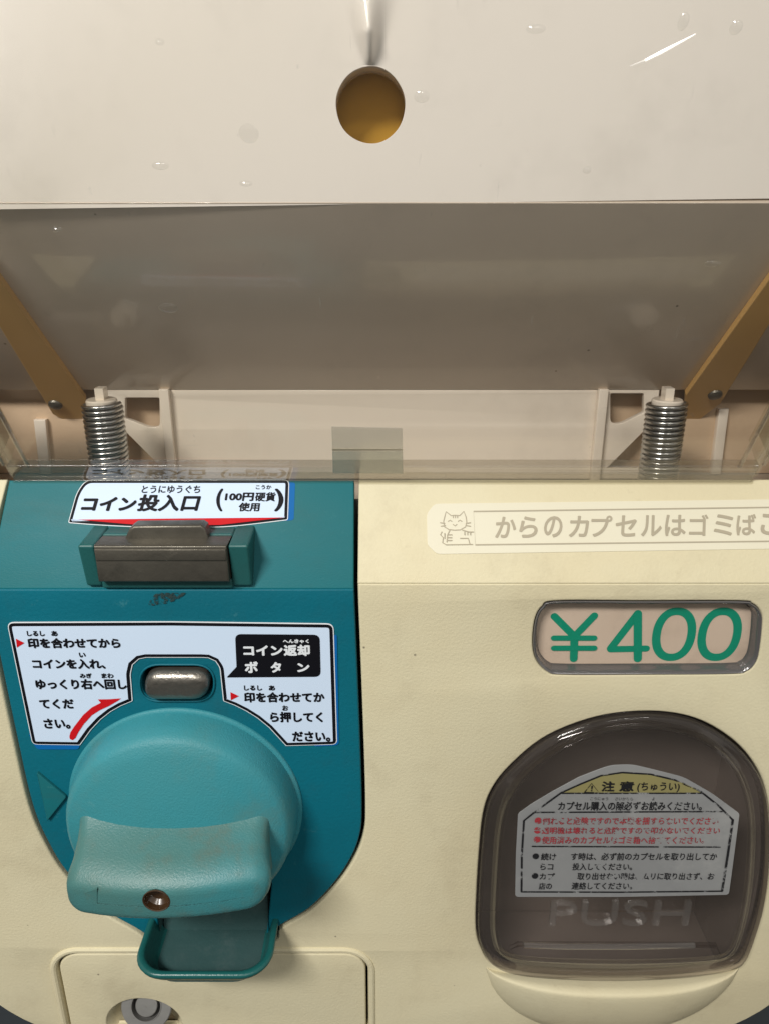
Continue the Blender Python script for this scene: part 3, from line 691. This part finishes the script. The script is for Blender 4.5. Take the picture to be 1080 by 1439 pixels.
# resample the inner loop to the same count by angle
cxm = sum(p[0] for p in last)/len(last); czm = sum(p[1] for p in last)/len(last)
def at_angle(lp, ang):
    best = None
    d = Vector((cos(ang), sin(ang)))
    for i in range(len(lp)):
        a = Vector(lp[i-1])-Vector((cxm, czm)); b = Vector(lp[i])-Vector((cxm, czm)); e_ = b-a
        den = d.x*e_.y - d.y*e_.x
        if abs(den) < 1e-12: continue
        t_ = (a.x*e_.y - a.y*e_.x)/den; s_ = (a.x*d.y - a.y*d.x)/den
        if t_ > 0 and -1e-6 <= s_ <= 1+1e-6 and (best is None or t_ > best): best = t_
    return (cxm+d.x*best, czm+d.y*best)
angs = [atan2(p[1]-czm, p[0]-cxm) for p in last]
inn = [at_angle(DI, a) for a in angs]
mix = lambda k: [((1-k)*a[0]+k*b[0], (1-k)*a[1]+k*b[1]) for a, b in zip(last, inn)]
rr = [[PF.P(*q, h) for q in lp] for lp, h in ((last, 0.0085), (mix(0.35), 0.010), (mix(0.6), 0.016), (mix(0.8), 0.025), (mix(0.95), 0.0295), (inset(inn, 0.006), 0.031), (inset(inn, 0.03), 0.0315))]
dd.loft(rr, True, False, True)
door = dd.build('capsule_door', SMOKE, MACHINE, angle=70, label='smoked see-through domed flap with a worn warning sticker')
md = door.modifiers.new('solid', 'SOLIDIFY'); md.thickness = 0.0018; md.offset = -1
PDO = PF.off(0.0322)
m = MB(); m.text(PDO, 0.0, 'PUSH', (772, 968, 1266, 1299), 0.03, thick=0.0030); m.build('raised_lettering', CLEARMARK, door, smooth=False)
m = MB(); m.tube([PDO.P(*PDO.uv(*q), 0.0) for q in ((735, 1328), (800, 1330), (880, 1330), (975, 1328))], 0.0046, 8, flat=Vector((0, 1, 0))); m.build('highlight_ridge', CLEARMARK, door)  # tube added to draw the highlight along the flap's bottom fold

# warning sticker on the door
ws_px = [(727, 1143), (745, 1130), (775, 1112), (812, 1092), (840, 1081), (858, 1075), (887, 1074), (913, 1080), (960, 1092), (1000, 1115), (1038, 1143), (1030, 1205), (1023, 1257), (870, 1260), (723, 1260), (724, 1200)]
ws = rpoly([PDO.uv(*q) for q in ws_px], [0.004, 0, 0, 0, 0.01, 0.01, 0.01, 0.01, 0.01, 0.01, 0.004, 0, 0.006, 0, 0.006, 0])
m = MB(); m.slab(PDO, ws, h0=-0.0005, h1=0.0007, bevel=0.0002)
wsk = m.build('warning_sticker', DOORSTICK, MACHINE, smooth=False, label='grey worn warning sticker with black and red lettering on the smoked flap')
yl = crom([PDO.uv(*q) for q in ((787, 1113), (815, 1101), (843, 1090), (873, 1086), (913, 1088), (947, 1096), (968, 1104), (983, 1113))], 4, False)
m = MB(); m.poly(PDO, yl, 0.0012); m.build('yellow_band', DOORYEL, wsk, smooth=False)
H = 0.0017; tx = MB(); LW = 0.0028
D = lambda *a: [PDO.uv(*q) for q in a]
def ln(w, *a, k=0): tx.stroke(PDO, H+0.00005*k, D(*a), w)
ln(LW, (750, 1140), (787, 1113), (815, 1100.5), (843, 1089), (873, 1084.5), (913, 1087), (947, 1095), (983, 1111), (1008, 1131), (1028, 1151), k=1)
ln(LW, (750, 1140), (735, 1152), (732, 1200), (731.5, 1252), k=2); ln(LW, (732, 1252), (870, 1252.5), (1013, 1251), k=3); ln(LW*1.3, (1013, 1251), (1021, 1200), (1028, 1151), k=4)
ln(LW*0.8, (787, 1113.5), (983, 1113.5), k=5); ln(LW*0.9, (750, 1140.3), (1013, 1139), k=6); ln(LW*0.9, (747, 1188), (1010, 1189), k=7)
tr = D((820, 1112.5), (830, 1099), (840, 1112.5)); ln(0.0014, (820, 1112), (830, 1099.5), (840, 1112), (820, 1112), k=8); tx.text(PDO, H+0.0005, '!', (829, 831.4, 1102.5, 1110.5), 0.02)
for body, box, bold in (('注', (844, 862.5, 1096.5, 1111), .04), ('意', (869, 889.5, 1096.5, 1111), .04), ('(ちゅうい)', (894, 953.5, 1098, 1112), .02),
    ('こうにゅう', (828, 853, 1119, 1123.5), .0), ('さいかなら', (863, 888, 1119, 1123.5), .0), ('よ', (915, 918.5, 1119, 1123.5), .0),
    ('カプセル購入の際必ずお読みください。', (783, 985, 1125, 1137.5), .02),
    ('続け', (759, 780, 1197.5, 1207.5), .015), ('す時は、必ず前のカプセルを取り出してか', (801, 1006, 1197, 1207.5), .015),
    ('らコ', (758, 776, 1212, 1221), .015), ('投入してください。', (803, 887, 1211.5, 1221.5), .015),
    ('カプ', (757, 778, 1225.5, 1234.5), .015), ('取り出せない時は、ムリに取り出さず、お', (810, 1002, 1225, 1235), .015),
    ('店の', (756, 774, 1239, 1248.5), .015), ('連絡してください。', (802, 887, 1238.5, 1248.5), .015)):
    tx.text(PDO, H+0.0003, body, box, bold)
for cx_, cy_ in ((751.5, 1202), (750.5, 1229.5)):
    c0 = PDO.uv(cx_, cy_); tx.poly(PDO, [(c0[0]+0.0048*cos(2*pi*k/16), c0[1]+0.0056*sin(2*pi*k/16)) for k in range(16)], H+0.0003)
tx.build('lettering', INK_BLK, wsk, smooth=False)
tx = MB()
for body, box in (('倒れると危険ですので本機を揺すらないでください', (761, 1008, 1147, 1157.5)), ('透明機は壊れると危険ですので叩かないでください', (760, 1010, 1161, 1170.5)), ('使用済みのカプセルはゴミ箱へ捨ててください。', (760, 988, 1174, 1184.5))):
    tx.text(PDO, H+0.0003, body, box, 0.012)
for cx_, cy_ in ((755, 1152), (754, 1165.5), (753.5, 1178.5)):
    c0 = PDO.uv(cx_, cy_); tx.poly(PDO, [(c0[0]+0.0052*cos(2*pi*k/16), c0[1]+0.006*sin(2*pi*k/16)) for k in range(16)], H+0.0003)
tx.build('lettering', INK_RED, wsk, smooth=False, label='faded red lettering')

# bowl-shaped lip under the door
lp = MB()
xa, za = PF.uv(683, 1360); xb, zb_ = PF.uv(1037, 1360)
n = 40; rings = []
prof = [(0.0, 0.0), (0.55, 0.004), (0.9, 0.0035), (0.985, 0.0), (1.0, -0.004), (0.985, -0.016), (0.9, -0.04), (0.72, -0.068), (0.45, -0.098), (0.2, -0.118), (0.0, -0.128), (-0.12, -0.133)]
for k in range(n+1):
    t_ = k/n; x = xa+(xb-xa)*t_; b_ = max(0.0, 1-abs(2*t_-1)**2.4); pr_ = 0.034*b_**0.75+0.0005; dp = b_**0.62
    ztop = za - 0.022*dp
    rings.append([Vector((x, YF - pr_*a_ - 0.0003, ztop + zz*max(0.04, dp))) for a_, zz in prof])
lp.loft(rings, False, False, False)
lp.build('outlet_lip', CREAM, MACHINE, angle=80)

# =================================================================== CLEAR COVER
KT = 1.75
prof = [(-0.534, -0.075), (-0.531, -0.03), (-0.518, -0.004), (-0.5, 0.0), (-0.482, 0.0005), (0.482, 0.0005), (0.5, 0.0), (0.516, -0.004), (0.527, -0.03), (0.530, -0.075)]
cv = MB()
vs0 = []; 
def crow(k): return [PC.P(x, k, h) for x, h in prof]
cv.loft([crow(0.004), crow(KT)], closed=False, cap0=False, cap1=False)
for f_i in range(len(cv.f)):
    cv.m[f_i] = 0 if 3 <= f_i <= 5 else 1
cover = cv.build('clear_cover', [COVER, COVER_EDGE], MACHINE, smooth=False)
md = cover.modifiers.new('solid', 'SOLIDIFY'); md.thickness = 0.0012; md.offset = -1
# bottom flange of the cover with its thick front bead
fg = MB()
fg.slab(PC, rrect(-0.512, 0.508, -0.001, 0.0335, 0.003), h0=-0.010, h1=0.0035, bevel=0.0022, mi=1)
fg.slab(PC, rrect(-0.513, 0.509, -0.002, 0.0055, 0.002), h0=-0.012, h1=0.0055, bevel=0.0018)
fg.build('cover_flange', [COVER_EDGE, COVER_BAR], cover, smooth=False)
m = MB(); m.slab(PC, [PC.uv(*q) for q in ((466, 596), (565, 598), (566, 662), (468, 661))], h0=0.0042, h1=0.0050, bevel=0.0002); m.slab(PC, [PC.uv(*q) for q in ((467, 626), (565.5, 626.5), (565.5, 628.5), (467, 629))], h0=0.0052, h1=0.0058, bevel=0.0001, mi=1); m.slab(PC, [PC.uv(*q) for q in ((467, 630), (565.5, 630), (566, 661), (468, 660.5))], h0=0.0053, h1=0.0057, bevel=0.0001)
m.build('tape_piece', [CTAPE, FADED], cover, smooth=False)
# facet added to the cover, angled to the lamp for a glare streak
cr = [PC.P(*PC.uv(*q), 0.0015) for q in ((884, 92), (905, 84), (930, 71), (955, 58), (976, 47))]
hv = Vector((-0.24, -0.93, 0.32)).normalized(); tg_ = (cr[-1]-cr[0]).normalized(); wd = hv.cross(tg_).normalized(); bn = wd.cross(tg_).normalized()
m = MB(); ww = (0.0003, 0.0010, 0.0015, 0.0009, 0.0003)
m.loft([[p + wd*w, p - wd*w, p - wd*w*0.6 - bn*0.001, p + wd*w*0.6 - bn*0.001] for p, w in zip(cr, ww)])
m.build('crease', GLARE_FACET, cover, smooth=False)
for xe in (-0.5175, -0.4825, 0.4815, 0.5155):
    m = MB(); m.tube([PC.P(xe, k, 0.0008 if abs(xe) < 0.5 else -0.003) for k in (0.03, 0.3, 0.8, 1.7)], 0.0028, 8, flat=PC.n.copy()); m.build('highlight_bead', COVER_BAR, cover)  # tubes added along the chamfer edges to catch highlights
# small blisters in the cover sheet
bl = [(350, 187, 14, 14), (226, 232, 12, 6), (346, 257, 9, 4), (752, 40, 14, 7), (959, 30, 8, 13), (1033, 38, 9, 11), (592, 135, 11, 9), (824, 238, 6, 5), (1000, 370, 12, 5), (237, 432, 14, 7), (225, 58, 7, 5), (80, 322, 8, 4)]
for k, (bx_, by_, rx, ry) in enumerate(bl):
    m = MB(); c0 = PC.uv(bx_, by_); du = PC.uv(bx_+rx, by_)[0]-c0[0]; dv = c0[1]-PC.uv(bx_, by_+ry)[1]
    C0 = PC.P(c0[0], c0[1], 0.0008)
    m.lathe(C0, U*du, PC.v*dv, PC.n*(0.0035), [(1.0, 0.0), (0.85, 0.35), (0.6, 0.7), (0.3, 0.93), (0.01, 1.0)], 24)
    m.build('blister', FILM, cover, angle=80)

# =================================================================== INSIDE THE CLEAR TOP
hp = MB()
xw0, xw1 = -0.432, 0.424
# low white wall with notches
Q = lambda a: [PW.uv(*q) for q in a]
zT = PW.uv(540, 548)[1]
wall = [(xw0, -0.048), (xw1, -0.048), (xw1, zT), (xw0, zT)]
hole_l = rpoly(Q(((176, 559), (224, 559), (225, 600), (210, 601), (176, 588))), [0.003, 0.003, 0.01, 0.01, 0.003])
hole_r = rpoly(Q(((904, 553), (857, 553), (857, 595), (872, 596), (904, 580))), [0.003, 0.003, 0.01, 0.01, 0.003])
tri_l = Q(((178, 608), (230, 660), (178, 660))); tri_r = Q(((904, 606), (852, 658), (904, 658)))
hp.slab(PW, wall, [hole_l, hole_r, [(max(min(a, xw1-.01), xw0+.01), max(b, -0.04)) for a, b in tri_l], [(max(min(a, xw1-.01), xw0+.01), max(b, -0.04)) for a, b in tri_r]], h0=-0.012, h1=0.0, bevel=0.0012)
for px in (238, 840):
    u0 = PW.uv(px-6.5, 600)[0]; u1 = PW.uv(px+6.5, 600)[0]
    hp.slab(PW, [(u0, -0.048), (u1, -0.048), (u1, zT+0.003), (u0, zT+0.003)], h0=0.0, h1=0.012, bevel=0.0015)
# overhanging underside and upright face behind the card
LG = (Vector((0, 0.945, 0.031))-Vector((0, 1.18, -0.229))).length
PH_ = Plane(0.957, 0.031, 0, 1)
ch = PD.uv(520.5, 148); HR = PD.uv(569, 148)[0]-ch[0]
hole = [(ch[0]+HR*1.02*cos(2*pi*k/64), ch[1]+HR*1.02*sin(2*pi*k/64)) for k in range(64)]
hp.slab(PH_, [(-0.68, 0.001), (0.68, 0.001), (0.68, 0.9), (-0.68, 0.9)], [hole], h0=-0.034, h1=0.0, bevel=0.0008)
hopper = hp.build('hopper', WHITE, MACHINE)
m = MB(); m.box(-0.2, 0.2, 1.005, 1.015, 0.04, 0.45); m.build('hopper_lining', AMBER, hopper, smooth=False)
m = MB(); m.slab(PG, [(-0.68, 0.0), (0.68, 0.0), (0.68, LG), (-0.68, LG)], h0=-0.012, h1=0.0, bevel=0.001); m.build('underside', UNDERSIDE, hopper)
m = MB(); m.box(-0.66, 0.66, 1.05, 1.5, -0.39, -0.375); m.build('hopper_floor', FLOORTAN, hopper, smooth=False)
m = MB(); m.box(-0.69, 0.69, 1.215, 1.23, -0.374, -0.19); m.build('back_wall', TAN, hopper, smooth=False)
# side blocks beside the springs
m = MB()
PX = Plane(1.205, 0, 0, 1)
for q in (((47, 590), (64, 590), (64, 624), (49, 624)), ((1010, 575), (1024, 575), (1022, 606), (1008, 606))):
    m = MB(); q = [PX.uv(*a) for a in q]; q = q[:2] + [(q[2][0], -0.374), (q[3][0], -0.374)]; m.slab(PX, q, h0=-0.012, h1=0.0, bevel=0.002); m.build('locating_peg', WHITE, hopper)
# amber rails on the underside
PG2 = PG
for pts in (((-30, 338), (122, 555), (124, 600), (76, 575), (-30, 398)), ((1110, 338), (961, 548), (958, 600), (1010, 560), (1110, 395))):
    m = MB(); m.slab(PG, [PG.uv(*q) for q in pts], h0=0.0, h1=0.010, bevel=0.0015)
    rail = m.build('side_rail', BROWN, MACHINE, smooth=False)
    sx = 80 if pts[0][0] < 540 else 1002
    c0 = PG.uv(sx, 561 if sx == 80 else 547)
    s_ = MB(); s_.lathe(PG.P(c0[0], c0[1], 0.009), U, PG.v, PG.n, [(0.011, 0), (0.010, 0.004), (0.006, 0.006), (0.0005, 0.0065)], 20)
    s_.build('screw', STEEL, rail)
# springs
for cxp in (151, 929):
    ysp = 1.075; px_u = F/(ysp*cos(radians(3.5))/cos(radians(16.5)))
    xs_ = (cxp-540)/F*(ysp*cos(PITCH) + 0.29*sin(PITCH)); zb0 = -0.345; zt0 = -0.2275; turns = 16; Nn = turns*20
    pts = [Vector((xs_+0.0255*cos(2*pi*k/20), ysp+0.0255*sin(2*pi*k/20), zb0+(zt0-zb0)*k/Nn)) for k in range(Nn+1)]
    m = MB(); m.tube(pts, 0.0032, 8); sp = m.build('spring', CHROME, MACHINE, angle=80)
    m = MB()
    m.lathe(Vector((xs_, ysp, 0)), U, Vector((0, 1, 0)), V, [(0.0215, -0.3745), (0.0215, zt0+0.004), (0.020, zt0+0.006), (0.0005, zt0+0.006)], 32)
    m.box(xs_-0.006, xs_+0.006, ysp-0.006, ysp+0.012, zt0, zt0+0.022)
    m.build('spring_seat', WHITE, sp)

# =================================================================== DISPLAY CARD
dc = MB(); tl_ = radians(0.75)
R_ = lambda q: (q[0]*cos(tl_)-q[1]*sin(tl_), q[0]*sin(tl_)+q[1]*cos(tl_))
hole = [(ch[0]+HR*cos(2*pi*k/96)*(1+0.006*sin(7*2*pi*k/96)), ch[1]+HR*sin(2*pi*k/96)*(1+0.006*cos(5*2*pi*k/96))) for k in range(96)]
outl = [R_(q) for q in ((-0.60, -0.001), (0.60, -0.001), (0.60, 0.75), (-0.60, 0.75))]
dc.slab(PD, outl, [hole], h0=-0.0065, h1=-0.001, bevel=0.0004)
card = dc.build('display_card', CARD, None, loc=W((0, 0.95, 0.031)), smooth=False)
card['label'] = 'blank white display card with a round hole standing behind the clear cover'; card['category'] = 'card'
# the card's glossy face lifted in a fold above the hole
fm = MB(); nu, nv = 60, 40
vs = []
for j in range(nv+1):
    for i in range(nu+1):
        t_ = j/nv; u = ch[0] - 0.004 + (0.06+0.08*t_)*(i/nu-0.5)*2; v = ch[1]+HR*1.03 + 0.125*t_
        w_ = 0.005+0.032*t_; r_ = (u-(ch[0]-0.006*t_))/w_
        edge = min(1, 6*(0.5-abs(i/nu-0.5)))
        vs.append(PD.P(u, v, -0.00095 + 0.030*math.exp(-r_*r_*1.6)*(1-t_)*min(1, j/9)**0.8*edge))
fm.add(vs, [(j*(nu+1)+i, j*(nu+1)+i+1, (j+1)*(nu+1)+i+1, (j+1)*(nu+1)+i) for j in range(nv) for i in range(nu)])
fm.build('fold', CARD, card, angle=80)
